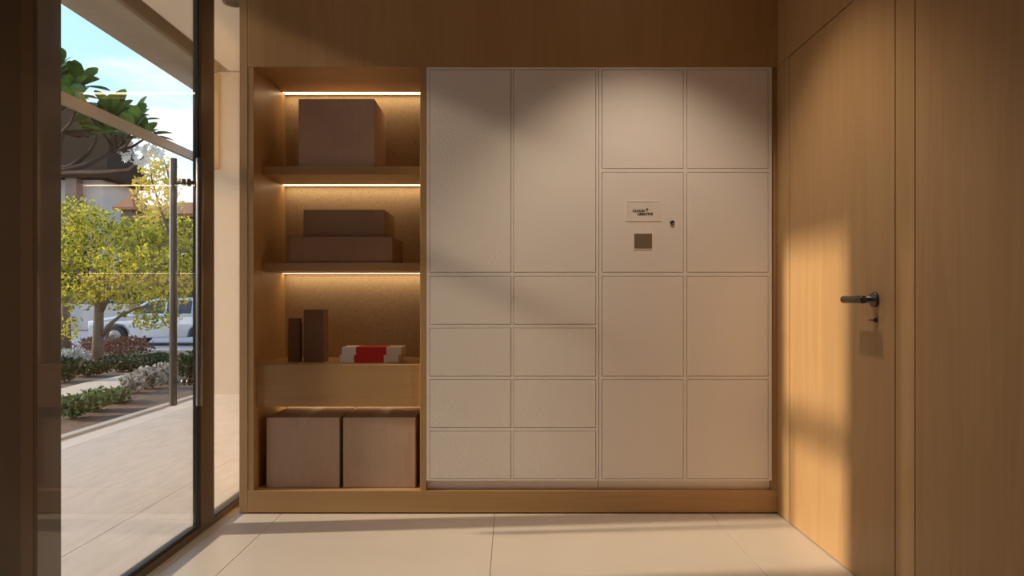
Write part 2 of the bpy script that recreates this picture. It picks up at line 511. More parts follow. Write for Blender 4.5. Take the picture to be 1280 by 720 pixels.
# ------------------------------------------------------------------ built-in oak shelving
SX0, SX1 = -1.2075, -0.4275            # inner width of the shelf bay
unit = empty('shelving_unit', (-0.82, YB, 0), 'built-in oak shelving bay with lit shelves, deep fascia', 'shelving')
box('side_panel', -1.2745, -1.2365, YB, 3.79, 0.006, ZC - 0.002, 'wood_z', unit, 0.001)
box('side_panel', -1.2360, SX0, YB + 0.001, 3.79, 0.1085, 2.0955, 'wood_z', unit, 0.001)
box('divider', SX1, -0.399, YB + 0.001, 3.79, 0.1085, 2.0955, 'wood_z', unit, 0.001)
base = empty('baseboard_back', (0, YB, 0), kind='structure')
box('end_panel', 1.2235, XR - 0.001, YB + 0.012, 3.79, 0.1085, 2.0955, 'wood_z', base)
box('plinth', -1.2360, XR - 0.001, YB, 3.79, 0.007, 0.108, 'wood_x', base, 0.0015)
box('plinth_foot', -1.2360, XR - 0.001, YB + 0.02, 3.78, 0.0, 0.007, 'wood_core', base)
box('back_panel', SX0, SX1, 3.768, 3.785, 0.108, 2.0956, 'cork', unit)
box('top_board', SX0, SX1, YB + 0.0205, 3.768, 2.0956, 2.135, 'wood_x', unit)
SH1, SH2, SH3 = 1.6486, 1.182, 0.696
def shelf(name, ztop, th, y0):
    return box(name, SX0, SX1, y0, 3.768, ztop - th, ztop, 'wood_x', unit, 0.0008)
shelf('shelf', SH1, 0.040, 3.405)
shelf('shelf', SH2, 0.039, 3.405)
box('counter_board', SX0, SX1, 3.352, 3.768, SH3 - 0.02, SH3, 'wood_x', unit)
box('fascia', SX0, SX1, 3.331, 3.352, 0.497, SH3, 'wood_x', unit, 0.0008)
box('fascia_bottom', SX0, SX1, 3.352, 3.768, 0.497, 0.517, 'wood_x', unit)
for z in (2.0956, SH1 - 0.040, SH2 - 0.039, 0.497):
    box('led_strip', SX0 + 0.004, SX1 - 0.004, 3.708, 3.746, z - 0.0006, z + 0.003, 'led', unit)

# ------------------------------------------------------------------ parcel lockers
PX = YB / F
def lx(px): return (px - CX) * PX
def lz(py): return EYE - (py - CY) * PX
def locker(name, label, x0, x1, cols, rows):
    t = empty(name, ((lx(x0) + lx(x1)) / 2, YB, 0.108), label, 'locker', 'lockers built into the oak wall')
    X0, X1 = lx(x0), lx(x1)
    zt, zb = 2.0940, lz(600.8)
    box('carcass', X0, X1, YB + 0.016, 3.76, zb, zt, 'locker', t)
    box('kick_plate', X0, X1, YB + 0.030, YB + 0.045, 0.108, zb, 'locker', t)
    gpx = 0.42
    bars = []
    f0, f1 = YB + 0.001, YB + 0.016
    edges = [x0] + [v for c in cols for v in c] + [x1]
    for a, b in zip(edges[0::2], edges[1::2]):
        bars.append((lx(a + (0 if a == x0 else gpx)), lx(b - (0 if b == x1 else gpx)), f0, f1, zb, zt))
    for c in cols:
        re = [83.0] + [v for r_ in rows for v in r_] + [600.8]
        for a, b in zip(re[0::2], re[1::2]):
            za = zt if a == 83.0 else lz(a + gpx)
            zb2 = zb if b == 600.8 else lz(b - gpx)
            bars.append((lx(c[0] - gpx), lx(c[1] + gpx), f0, f1, zb2, za))
    boxes('front_frame', bars, 'locker', t)
    doors = []
    for r_ in rows:
        for c in cols:
            doors.append(box('door', lx(c[0] + .15), lx(c[1] - .15), f0, f1 + 0.002, lz(r_[1] - .15), lz(r_[0] + .15), 'locker', t, 0.001))
    return t, doors
locker('parcel_locker', 'off-white parcel locker of two tall doors over eight low ones, beside shelving', 533.0, 748.2,
       [(537.3, 638.6), (642.2, 744.6)],
       [(87.3, 340.2), (345.4, 405.2), (410.2, 470.0), (474.8, 534.4), (539.2, 598.4)])
lk, ldoors = locker('parcel_locker', 'off-white parcel locker of eight equal doors, one with screen and lock', 748.8, 964.8,
       [(752.8, 854.0), (858.8, 960.2)],
       [(87.3, 210.4), (215.6, 340.2), (345.4, 470.0), (474.8, 598.4)])
ctrl = ldoors[2]
YD = YB + 0.001
# shallow recess with the printed logo plate, card reader and lock
M['plate'] = plain('logo_plate_white', (0.82, 0.76, 0.71), 0.45)
M['ink'] = plain('dark_ink', (0.030, 0.020, 0.010), 0.6)
M['rust_ink'] = plain('rust_ink', (0.30, 0.07, 0.035), 0.6)
M['screen'] = plain('grey_brown_screen', (0.21, 0.155, 0.105), 0.35)
xa, xb, za, zb_ = lx(783.3), lx(825.5), lz(275.5), lz(252.0)
plate = box('logo_plate', xa, xb, YD - 0.0012, YD + 0.001, za, zb_, 'plate', ctrl)
fr = 0.0035
boxes('plate_frame', [(xa - fr, xb + fr, YD - 0.0022, YD, zb_, zb_ + fr), (xa - fr, xb + fr, YD - 0.0022, YD, za - fr, za),
                      (xa - fr, xa, YD - 0.0022, YD, za, zb_), (xb, xb + fr, YD - 0.0022, YD, za, zb_)], 'locker', ctrl)
def text(name, s, size, px, py, mat, parent, width_px=None):
    cu = bpy.data.curves.new(name, 'FONT')
    cu.body = s; cu.size = size; cu.extrude = 0.0003; cu.offset = size * 0.05
    to = bpy.data.objects.new('tmp', cu); COL.objects.link(to)
    dg = bpy.context.evaluated_depsgraph_get()
    me = bpy.data.meshes.new_from_object(to.evaluated_get(dg))
    bpy.data.objects.remove(to)
    xs = [v.co.x for v in me.vertices]
    sx = 1.0 if width_px is None else width_px * PX / (max(xs) - min(xs))
    x0 = min(xs)
    for v in me.vertices:
        v.co = Vector(((v.co.x - x0) * sx, -v.co.z, v.co.y))
    me.materials.clear()
    return put(name, me, mat, (lx(px), YD - 0.0015, lz(py)), parent)
text('lettering', 'CLOUD', 0.0155, 790.8, 265.0, 'ink', ctrl, 15.4)
text('lettering', '9', 0.0215, 807.3, 264.4, 'rust_ink', ctrl, 2.9)
text('lettering', 'CREATIVE', 0.0165, 796.8, 269.1, 'ink', ctrl, 19.2)
xa, xb, za, zb_ = lx(792.6), lx(815.0), lz(310.6), lz(292.0)
scr = box('card_reader', xa, xb, YD - 0.0035, YD, za, zb_, 'screen', ctrl, 0.0008)
boxes('reader_bezel', [(xa - .0015, xb + .0015, YD - 0.0022, YD, za - .006, za), (xa - .0015, xb + .0015, YD - 0.0022, YD, zb_, zb_ + .0015),
                       (xa - .0015, xa, YD - 0.0022, YD, za, zb_), (xb, xb + .0015, YD - 0.0022, YD, za, zb_)], 'locker', ctrl)
lathe('lock', [(0.0, 0), (0.0105, 0.0002), (0.0105, 0.006), (0.009, 0.008), (0.004, 0.0081), (0.0035, 0.006)], (0, -1, 0), 'gunmetal', (lx(840.3), YD, lz(278.2)), ctrl)

# ------------------------------------------------------------------ boxes on the shelves
def carton(label, x0, x1, y0, y1, z0, z1, mat='card', bev=0.003, seam=True, lab_top=False):
    t = empty('cardboard_box', ((x0 + x1) / 2, (y0 + y1) / 2, z0), label, 'box', 'parcels stored in the shelving')
    b_ = box('box_body', x0, x1, y0, y1, z0, z1, mat, t, bev)
    if seam:
        xm = (x0 + x1) / 2; e = 0.0008
        boxes('packing_tape', [(xm - .024, xm + .024, y0, y1, z1, z1 + e), (xm - .024, xm + .024, y0 - e, y0, z1 - .055, z1 + e),
                               (xm - .024, xm + .024, y1, y1 + e, z1 - .055, z1 + e)], 'tape', t)
        # the lid flaps meet a hair above the walls
        f = 0.0012
        box('lid_flap', x0 + .001, xm - .0008, y0 - f, y1 + f, z1 - .0045, z1 + .0004, mat, t)
        box('lid_flap', xm + .0008, x1 - .001, y0 - f, y1 + f, z1 - .0045, z1 + .0004, mat, t)
    else:
        e = 0.0014
        box('lid', x0 + .004, x1 + e, y0 - e, y1 + e, z0 + .010, z1 + e * .3, mat, t, 0.001)
    return t
carton('large cube-like cardboard box on the topmost shelf', -1.034, -0.6646, 3.42, 3.74, SH1, 1.978)
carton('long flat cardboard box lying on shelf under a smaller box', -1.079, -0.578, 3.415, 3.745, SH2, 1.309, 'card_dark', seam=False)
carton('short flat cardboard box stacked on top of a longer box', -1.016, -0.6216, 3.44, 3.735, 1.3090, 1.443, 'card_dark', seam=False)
carton('square cardboard box in the bottom bay beside the side panel', -1.165, -0.8185, 3.349, 3.69, 0.108, 0.443)
carton('square cardboard box in the bottom bay beside the locker divider', -0.800, -0.457, 3.349, 3.69, 0.108, 0.443)

def tall_carton(label, x0, x1, y0, y1, z0, z1, fold):
    t = empty('slim_carton', ((x0 + x1) / 2, (y0 + y1) / 2, z0), label, 'carton', 'slim cartons on the counter')
    box('carton_body', x0, x1, y0, y1, z0, z1 - fold, 'card_tall', t, 0.002)
    box('folded_top', x0 + .001, x1 - .002, y0 + .001, y1 - .002, z1 - fold, z1, 'card_tall', t, 0.0015)
    box('crease_band', x0 - .0006, x1 + .0006, y0 - .0006, y1 + .0006, z1 - fold - .003, z1 - fold + .001, 'card_tall', t)
    return t
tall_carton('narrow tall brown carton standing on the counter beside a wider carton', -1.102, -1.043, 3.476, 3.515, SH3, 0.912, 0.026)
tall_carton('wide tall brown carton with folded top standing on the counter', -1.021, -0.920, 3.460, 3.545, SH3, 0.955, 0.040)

def banded_box(label, x0, x1, y0, y1, z0, z1, b0, b1, gold):
    t = empty('gift_box', ((x0 + x1) / 2, (y0 + y1) / 2, z0), label, 'box', 'white boxes with red bands')
    box('box_body', x0, x1, y0, y1, z0, z1, 'white_card', t, 0.0015)
    e = 0.0009
    bnd = box('red_band', b0, b1, y0 - e, y1 + e, z0 + .0003, z1 + e, 'red_card', t)
    if gold:
        bm_ = (b0 + b1) / 2
        boxes('gold_print', [(bm_ - .048, bm_ + .048, y0 + .030, y0 + .050, z1 + e, z1 + e + .0003)], 'gold', bnd)
banded_box('white box with red band, lying on the counter under another', -0.8365, -0.5500, 3.432, 3.585, SH3, 0.7325, -0.766, -0.621, False)
banded_box('white box with red band and gold print, on top of another', -0.8275, -0.5375, 3.435, 3.583, 0.7330, 0.7715, -0.757, -0.609, True)

# ------------------------------------------------------------------ ceiling downlights
def downlight(label, x, y, watts, size_deg, blend, z=ZC, col=(1.0, 0.82, 0.62)):
    t = empty('ceiling_downlight', (x, y, z), label, 'downlight', 'recessed downlights')
    lathe('trim_ring', [(0.058, 0.0), (0.058, -0.004), (0.046, -0.006), (0.044, 0.0)], (0, 0, 1), 'white_trim', (x, y, z), t)
    lathe('lens', [(0.0, -0.0005), (0.044, -0.001), (0.044, -0.003), (0.0, -0.0032)], (0, 0, 1), 'lamp_lens', (x, y, z), t)
    ld = bpy.data.lights.new('downlight_lamp_offscreen', 'SPOT')
    ld.energy = watts; ld.color = col
    ld.spot_size = math.radians(size_deg); ld.spot_blend = blend
    ld.shadow_soft_size = 0.035
    lo = bpy.data.objects.new('downlight_lamp_offscreen', ld)
    COL.objects.link(lo); lo.parent = t; lo.location = (0, 0, -0.015)
downlight('ceiling downlight over the floor in front of the parcel lockers', 0.57, 2.62, 36, 92, 0.55)

# ------------------------------------------------------------------ porch
porch = empty('porch_floor', (-2.3, 4.0, -0.05), kind='structure')
box('joint_bed', -3.26, -1.39, -2.0, 12.0, -0.12, -0.016, 'joint', porch)
pxj = [-3.03, -1.775, -1.388]
pyj = [-2.0 + 1.75 * k for k in range(9)]
for i in range(2):
    for j in range(8):
        box('paving_slab', pxj[i] + .0015, pxj[i + 1] - .0015, pyj[j] + .0015, pyj[j + 1] - .0015, -0.04, -0.012, 'porch', porch, 0.001)
for j in range(8):
    box('border_slab', -3.24, -3.032, pyj[j] + .0015, pyj[j + 1] - .0015, -0.04, -0.012, 'porch_edge', porch, 0.001)
kerb = empty('kerb', (-3.28, 4, -0.1), kind='structure')
for j in range(14):
    box('kerb_stone', -3.32, -3.242, -2.0 + j + .002, -1.0 + j - .002, -0.15, 0.006, 'kerb', kerb, 0.004)

sof = empty('porch_roof', (-2.5, 4.0, 3.42), kind='structure')
box('edge_board', -3.68, -3.17, -3.0, 11.0, 3.42, 3.62, 'soffit_edge', sof)
box('trim_strip', -3.175, -3.13, -3.0, 11.0, 3.405, 3.60, 'soffit_trim', sof)
box('recess_board', -3.13, -3.00, -3.0, 11.0, 3.53, 3.60, 'soffit_edge', sof)
box('soffit_board', -3.00, -1.30, -3.0, 11.0, 3.435, 3.60, 'soffit', sof)
box('roof_slab', -3.66, 1.5, -3.0, 11.0, 3.60, 3.75, 'soffit', sof)
tag(box('wall_outer', -1.42, -1.30, -3.0, 3.9, ZC + 0.0, 3.44, 'plaster'), kind='structure')
tag(box('wall_facade', -1.42, -1.30, 3.9, 7.5, 0, 3.44, 'plaster'), kind='structure')
ext = empty('wall_end', (-2.3, 7.6, 0), kind='structure')
box('wall_face', -3.30, -1.30, 7.5, 7.7, -0.05, 3.42, 'plaster', ext)
box('timber_panel', -3.36, -3.10, 7.46, 7.505, 2.385, 3.40, 'wood_z', ext, 0.004)
bm_obj = empty('canopy_beam', (-3.7, 5.0, 2.61), 'long slim taupe beam spanning below the porch roof edge', 'beam')
box('beam_bar', -3.72, -3.66, 2.0, 10.9, 2.610, 2.702, 'beam', bm_obj, 0.003)
for yy in (2.3, 10.7):
    box('hanger', -3.70, -3.68, yy - .01, yy + .01, 2.70, 3.43, 'beam', bm_obj)
col = empty('clad_column', (-1.7, 2.1, -0.012), 'dark brown clad column standing outside the glass door', 'column')
box('shaft', -1.95, -1.505, 1.98, 2.357, -0.012, 3.43, 'column', col, 0.004)
box('base_plate', -1.955, -1.501, 1.975, 2.360, -0.012, 0.06, 'bronze_dark', col, 0.002)
dl = empty('porch_downlight', (-2.27, 5.76, 3.435), 'round dark downlight set into the porch soffit', 'downlight')
lathe('trim_ring', [(0.085, 0.0), (0.085, -0.012), (0.070, -0.016), (0.066, -0.002)], (0, 0, 1), 'bronze_dark', (-2.27, 5.76, 3.435), dl)
lathe('baffle', [(0.0, -0.001), (0.066, -0.0015), (0.062, -0.006), (0.0, -0.004)], (0, 0, 1), 'black', (-2.27, 5.76, 3.435), dl)

# ------------------------------------------------------------------ garden terrain
def gh(x, y):
    """ground height"""
    d = max(0.0, min(1.0, (y - 9.0) / 9.0))
    return -0.03 - 0.40 * d * d * (3 - 2 * d)
def on_ground(px, py):
    Y = F * EYE / (py - CY)
    for _ in range(12):
        x = (px - CX) / F * Y
        Y = F * (EYE - gh(x, Y)) / (py - CY)
    x = (px - CX) / F * Y
    return Vector((x, Y, gh(x, Y)))

bm = bmesh.new()
xs = [-3.30 - 0.8 * k for k in range(30)] + [-40, -90]
ys = [-4 + 1.0 * k for k in range(24)]
grid = [[bm.verts.new((x, y, gh(x, y) + R.uniform(-.012, .012) * (y < 18))) for y in ys] for x in xs]
for i in range(len(xs) - 1):
    for j in range(len(ys) - 1):
        bm.faces.new((grid[i][j], grid[i][j + 1], grid[i + 1][j + 1], grid[i + 1][j]))
tag(from_bm('garden_soil', bm, 'soil', (0, 0, 0)), kind='structure')
tag(box('road', -90, 60, 19.0, 31.0, -0.60, -0.425, 'asphalt'), kind='structure')
tag(box('street_kerb', -90, 60, 18.7, 19.0, -0.60, -0.36, 'kerb'), kind='structure')
tag(box('far_ground', -220, 160, 31.0, 320, -0.70, -0.40, 'soil'), kind='structure')
tag(box('forecourt', -3.30, 60, -60, -1.72, -0.20, -0.13, 'path'), kind='structure')

bm = bmesh.new()
pts = [(-4.5, -3), (-4.5, 3), (-4.55, 6), (-4.60, 7.3), (-4.75, 8.4), (-4.75, 9.6), (-4.95, 11.2), (-5.4, 13.2), (-6.1, 16), (-6.7, 18.6)]
prev = None
for i, p in enumerate(pts):
    a = Vector(pts[max(i - 1, 0)]); b = Vector(pts[min(i + 1, len(pts) - 1)])
    d = (b - a).normalized(); nrm = Vector((-d.y, d.x)) * (0.36 + 0.03 * max(0, i - 4))
    u, v = Vector(p) + nrm, Vector(p) - nrm
    cur = [bm.verts.new((u.x, u.y, gh(u.x, u.y) + .03)), bm.verts.new((v.x, v.y, gh(v.x, v.y) + .03)),
           bm.verts.new((v.x, v.y, gh(v.x, v.y) - .05)), bm.verts.new((u.x, u.y, gh(u.x, u.y) - .05))]
    if prev:
        for k in range(4):
            bm.faces.new((prev[k], prev[(k + 1) % 4], cur[(k + 1) % 4], cur[k]))
    prev = cur
tag(from_bm('garden_path', bm, 'path', (0, 0, 0)), kind='structure')

# ------------------------------------------------------------------ plants
def leaves_into(bm, c, rad, n, size, rng, shell=0.35, flat=1.0):
    for _ in range(n):
        while True:
            v = Vector((rng.uniform(-1, 1), rng.uniform(-1, 1), rng.uniform(-1, 1)))
            if shell < v.length <= 1: break
        p = Vector((c[0] + v.x * rad[0], c[1] + v.y * rad[1], c[2] + v.z * rad[2]))
        s = size * rng.uniform(0.7, 1.3)
        q = Quaternion((rng.gauss(0, 1), rng.gauss(0, 1), rng.gauss(0, 1), rng.gauss(0, 1))).normalized()
        a = q @ Vector((s, 0, 0)); b = q @ Vector((0, s * .55, 0)); k = q @ Vector((0, 0, s * .22))
        v0 = bm.verts.new(p - a * .5); v1 = bm.verts.new(p + b * .5 + k); v2 = bm.verts.new(p + a * .5); v3 = bm.verts.new(p - b * .5 + k)
        bm.faces.new((v0, v1, v2)); bm.faces.new((v0, v2, v3))

def tree(name, label, base, trunk, clumps, leafmat, n, size, seed, group, cat='tree'):
    """trunk: list of polylines [(pts, radii)], clumps [(centre, radii)] in world coordinates"""
    rng = random.Random(seed)
    t = empty(name, base, label, cat, group)
    bm = bmesh.new()
    for pts, rad in trunk:
        tube_into(bm, [Vector(p) - base for p in pts], rad)
    from_bm('trunk', bm, 'bark', base, t, True)
    bm = bmesh.new()
    vol = sum(r[0] * r[1] * r[2] for c, r in clumps)
    for c, r in clumps:
        leaves_into(bm, Vector(c) - base, r, max(20, int(n * r[0] * r[1] * r[2] / vol)), size, rng, 0.0)
    fo = from_bm('foliage', bm, leafmat, base, t)
    fo['kind'] = 'stuff'
    return t

# yellow-green street tree at the end of the garden
Yt = 14.5; b0 = ray(122, 400, Yt); b0.z = gh(b0.x, Yt)
def tp(px, py, dy=0.0): return ray(px, py, Yt + dy)
rt = random.Random(3)
clumps = []
for px, py, rx, rz in ((95, 270, .55, .40), (130, 285, .6, .45), (165, 300, .6, .42), (200, 290, .55, .45), (105, 320, .55, .40), (150, 330, .6, .38),
                       (190, 330, .6, .40), (225, 320, .5, .40), (95, 365, .45, .40), (130, 360, .5, .30), (170, 365, .5, .30), (210, 365, .5, .35), (232, 285, .35, .3),
                       (185, 400, .40, .22), (205, 395, .35, .25), (88, 410, .25, .28), (160, 385, .35, .18), (60, 300, .7, .6), (50, 350, .7, .5), (238, 345, .3, .3), (262, 320, .5, .5)):
    p = tp(px, py, rt.uniform(-.7, .7)); clumps.append((p, (rx, rx * 1.1, rz)))
trunk = [([b0 - Vector((0, 0, .1)), tp(123, 405), tp(124, 385), tp(118, 350), tp(110, 310)], [.125, .095, .085, .06, .03]),
         ([tp(124, 390), tp(135, 370), tp(150, 340), tp(165, 300)], [.08, .06, .045, .02]),
         ([tp(128, 420), tp(138, 405), tp(150, 395), tp(172, 385), tp(200, 380)], [.05, .04, .03, .025, .012]),
         ([tp(120, 370), tp(100, 345), tp(85, 320)], [.06, .04, .02]),
         ([tp(150, 345), tp(185, 320), tp(215, 300)], [.04, .03, .012])]
tree('street_tree', 'yellow-green leafy tree with forked trunk in front of the silver car', b0, trunk, clumps, 'leaf_yellow', 8500, .092, 11, 'garden trees')
# golden twig tree rising against the sky
b1 = ray(214, 400, 12.0); b1.z = gh(b1.x, 12.0)
def tq(px, py, dy=0.0): return ray(px, py, b1.y + dy)
clumps = [(tq(px, py, rt.uniform(-.3, .3)), (r_, r_, r_ * 1.1)) for px, py, r_ in ((190, 205, .22), (200, 225, .25), (182, 222, .22), (212, 232, .2), (196, 250, .25), (210, 255, .22), (205, 205, .18), (188, 190, .14), (178, 240, .2), (215, 210, .12), (186, 265, .25), (222, 262, .15))]
tree('golden_tree', 'slender tree with pale golden leaves rising beside the pull handles', b1,
     [([b1, tq(220, 380), tq(216, 320), tq(214, 260), tq(212, 225), tq(205, 200)], [.05, .04, .03, .022, .015, .008]),
      ([tq(215, 300), tq(200, 260), tq(190, 225), tq(186, 195)], [.025, .018, .012, .006]),
      ([tq(214, 270), tq(222, 245), tq(218, 215)], [.015, .01, .005])], clumps, 'leaf_gold', 620, .085, 12, 'garden trees')

# frangipani: large leaves, each an object, in rosettes on stout branches
def leaf_mesh():
    bm = bmesh.new()
    prof = [(0.0, 0.012), (0.15, 0.07), (0.38, 0.16), (0.62, 0.215), (0.82, 0.185), (0.95, 0.09)]
    L_, C_, R_ = [], [], []
    for t_, w in prof:
        zz = 0.10 * t_ - 0.22 * t_ * t_
        L_.append(bm.verts.new((t_, w, zz + w * .22))); C_.append(bm.verts.new((t_, 0, zz))); R_.append(bm.verts.new((t_, -w, zz + w * .22)))
    tip = bm.verts.new((1.0, 0, -0.12))
    for i in range(len(prof) - 1):
        bm.faces.new((C_[i], C_[i + 1], L_[i + 1], L_[i])); bm.faces.new((R_[i], R_[i + 1], C_[i + 1], C_[i]))
    bm.faces.new((C_[-1], tip, L_[-1])); bm.faces.new((R_[-1], tip, C_[-1]))
    me = bpy.data.meshes.new('leaf')
    bm.to_mesh(me); bm.free()
    for p in me.polygons: p.use_smooth = True
    me.materials.append(M['leaf_plumeria'])
    return me
LEAF = leaf_mesh()
YF = 8.6
def fp(px, py, dy=0.0): return ray(px, py, YF + dy)
fb = Vector((fp(20, 400).x, YF, 0)); fb.z = gh(fb.x, fb.y)
fr_t = empty('frangipani_tree', fb, 'frangipani tree with big glossy dark green leaves against the sky', 'tree', 'garden trees')
tips = [(82, 118, 0), (100, 105, .3), (122, 152, 0), (142, 142, -.3), (168, 150, .2), (155, 160, 0), (72, 85, .2), (95, 130, -.2), (180, 168, .1), (110, 165, .3), (60, 120, 0), (50, 90, .2), (88, 100, .5), (132, 160, .4), (150, 148, .5), (112, 140, -.4), (140, 165, -.2), (165, 165, -.4)]
bm = bmesh.new()
hub = fp(62, 215)
tube_into(bm, [v - fb for v in (fb - Vector((0, 0, .08)), fp(30, 320), hub)], [.10, .085, .07])
knots = [fp(78, 165), fp(112, 190), fp(145, 188), fp(58, 150)]
for k in knots:
    tube_into(bm, [hub - fb, hub.lerp(k, .5) + Vector((.03, 0, -.05)) - fb, k - fb], [.045, .036, .028], 7)
for px, py, dy in tips:
    e = fp(px, py + 6, dy)
    k = min(knots, key=lambda q: (q - e).length)
    tube_into(bm, [k - fb, k.lerp(e, .5) + Vector((.02, 0, -.03)) - fb, e - fb], [.022, .018, .013], 6)
from_bm('trunk', bm, 'bark_dark', fb, fr_t, True)
rl = random.Random(5)
for px, py, dy in tips:
    c = fp(px, py + 4, dy)
    nl = 11
    for k in range(nl):
        az = 2 * math.pi * k / nl * 1.0 + rl.uniform(-.3, .3)
        elv = rl.choice((.15, .5, .85, 1.15)) + rl.uniform(-.15, .15)
        d = Vector((math.cos(az) * math.cos(elv), math.sin(az) * math.cos(elv), math.sin(elv)))
        o = put('leaf', LEAF, None, c, fr_t)
        s = rl.uniform(.26, .38)
        o.scale = (s, s, s)
        xa_ = d; ya_ = Vector((0, 0, 1)).cross(xa_).normalized(); za_ = xa_.cross(ya_)
        o.rotation_euler = Matrix((xa_, ya_, za_)).transposed().to_euler()
# white blossom cluster on its own stalk
bm = bmesh.new()
for cx, cy, rr, nn in ((168, 180, .06, 9), (158, 192, .08, 10), (172, 196, .09, 14), (190, 186, .10, 16), (182, 198, .08, 10), (200, 192, .05, 6)):
    c = fp(cx, cy, .1) - fb
    for _ in range(nn):
        p = c + Vector((rl.uniform(-rr, rr), rl.uniform(-rr, rr), rl.uniform(-rr, rr)))
        q = Quaternion((rl.gauss(0, 1), rl.gauss(0, 1), rl.gauss(0, 1), rl.gauss(0, 1))).normalized()
        for k in range(5):
            a0 = 2 * math.pi * k / 5
            d0 = Vector((math.cos(a0), math.sin(a0), .35)); d1 = Vector((math.cos(a0 + .5), math.sin(a0 + .5), .3)); d2 = Vector((math.cos(a0 - .5), math.sin(a0 - .5), .3))
            v = [bm.verts.new(p), bm.verts.new(p + q @ (d1 * .030)), bm.verts.new(p + q @ (d0 * .054)), bm.verts.new(p + q @ (d2 * .030))]
            bm.faces.new(v)
fl = from_bm('blossoms', bm, 'petal', fb, fr_t); fl['kind'] = 'stuff'
bm = bmesh.new()
e = fp(180, 196, .1)
tube_into(bm, [hub - fb, fp(120, 215) - fb, fp(160, 212, .1) - fb, e - fb], [.03, .022, .016, .01], 6)
from_bm('flower_stalk', bm, 'bark', fb, fr_t)

def shrub(label, px, py, rx, rz, mat, n, size, seed, cat='shrub', lumps=5):
    rng = random.Random(seed)
    b_ = on_ground(px, py)
    t = empty('garden_shrub', b_, label, cat, 'low planting beside the porch')
    bm = bmesh.new()
    for _ in range(6):
        a = rng.uniform(0, 6.28)
        tube_into(bm, [Vector((0, 0, -.04)), Vector((math.cos(a) * rx * .3, math.sin(a) * rx * .3, rz * .5)), Vector((math.cos(a) * rx * .6, math.sin(a) * rx * .6, rz * .95))], [.012, .009, .004], 5)
    from_bm('stems', bm, 'bark', b_, t)
    bm = bmesh.new()
    for k in range(lumps):
        a = rng.uniform(0, 6.28); d = rng.uniform(.15, .5) * rx
        leaves_into(bm, (math.cos(a) * d, math.sin(a) * d, rz * rng.uniform(.4, .7)), (rx * .5, rx * .5, rz * .42), n // lumps, size, rng, 0.1)
    fo = from_bm('foliage', bm, mat, b_, t); fo['kind'] = 'stuff'
shrub('pale green ground cover growing between path and kerb, next to the column', 92, 522, .23, .20, 'leaf_ground', 420, .065, 21)
shrub('pale green ground cover clump, second along the kerb from the column', 118, 512, .23, .19, 'leaf_ground', 420, .065, 22)
shrub('pale green ground cover clump thinning out onto bare mulch', 143, 503, .22, .15, 'leaf_ground', 300, .06, 23)
shrub('white-variegated low shrub at the bend of the garden path', 160, 492, .18, .20, 'leaf_white', 420, .06, 24)
shrub('white-variegated bushy shrub in the middle of the mulch bed', 182, 486, .23, .26, 'leaf_white', 560, .06, 25)
shrub('white-variegated shrub just behind the pull handles', 206, 480, .23, .26, 'leaf_white', 460, .06, 26)
shrub('dark green bushy shrub beside the glass door stile', 236, 474, .28, .34, 'leaf_dark', 460, .07, 27)
shrub('dark green hedge plant across the path from the ground cover', 84, 478, .34, .30, 'leaf_dark', 620, .075, 28)
shrub('dark green hedge plant beyond the path, next along the bed', 112, 470, .34, .24, 'leaf_dark', 620, .075, 29)
shrub('dark hedge plant beyond the path at the foot of the russet shrub', 150, 465, .38, .22, 'leaf_dark', 560, .075, 30)
shrub('mid green hedge plant behind the variegated shrubs', 190, 460, .40, .24, 'leaf_dark', 520, .08, 31)
shrub('whitish flowering plant at the far side of the path', 86, 458, .42, .30, 'leaf_white', 360, .07, 32)
shrub('wide russet leafed mound at the foot of the yellow tree', 148, 447, 1.05, .50, 'leaf_red', 1300, .085, 33, lumps=9)
shrub('russet low bush between mound and silver car', 118, 440, .55, .42, 'leaf_red', 500, .085, 34)

# dark evergreens behind the yellow tree
def evergreen(label, px, py, Y, rx, rz, seed):
    c = ray(px, py, Y); b_ = Vector((c.x, Y, gh(c.x, Y) if Y < 19 else -.4))
    tree('background_tree', label, b_, [([b_ - Vector((0, 0, .1)), b_.lerp(c, .6), c], [.14, .09, .05])],
         [(c, (rx, rx, rz)), (c + Vector((rx * .5, .2, -rz * .5)), (rx * .7, rx * .7, rz * .6)), (c + Vector((-rx * .5, .3, -rz * .4)), (rx * .7, rx * .7, rz * .6))], 'leaf_dark', 900, .20, seed, 'garden trees')
evergreen('dark evergreen tree behind the yellow tree beside the column', 82, 325, 17.2, .75, .8, 41)
evergreen('dark evergreen tree across the road behind the silver car', 150, 350, 33.5, 1.6, 1.1, 42)
evergreen('dark evergreen tree across the road below the clay roof', 225, 355, 36.0, 1.5, 1.0, 43)

# ------------------------------------------------------------------ silver car on the road
CYc = 22.0
car_x0 = ray(130, 400, CYc).x
gz = -0.425
car = empty('parked_car', (car_x0 + 2.2, CYc, gz), 'silver hatchback car parked on the road behind the yellow tree', 'car')
def extrude_profile(name, prof, y0, y1, mat, parent, bev=0.0, taper=None):
    bm = bmesh.new()
    A = [bm.verts.new((x, 0, z)) for x, z in prof]
    B = [bm.verts.new((x, y1 - y0, z)) for x, z in prof]
    n = len(prof)
    for i in range(n):
        bm.faces.new((A[i], A[(i + 1) % n], B[(i + 1) % n], B[i]))
    bm.faces.new(A[::-1]); bm.faces.new(B)
    bmesh.ops.recalc_face_normals(bm, faces=list(bm.faces))
    if taper:
        for v in bm.verts:
            k = max(0, (v.co.z - taper[0]) / (taper[1] - taper[0]))
            mid = (y1 - y0) / 2
            v.co.y = mid + (v.co.y - mid) * (1 - taper[2] * k)
    if bev:
        bmesh.ops.bevel(bm, geom=list(bm.edges), offset=bev, segments=3, profile=0.6, affect='EDGES')
    return from_bm(name, bm, mat, (car_x0, y0, gz), parent)
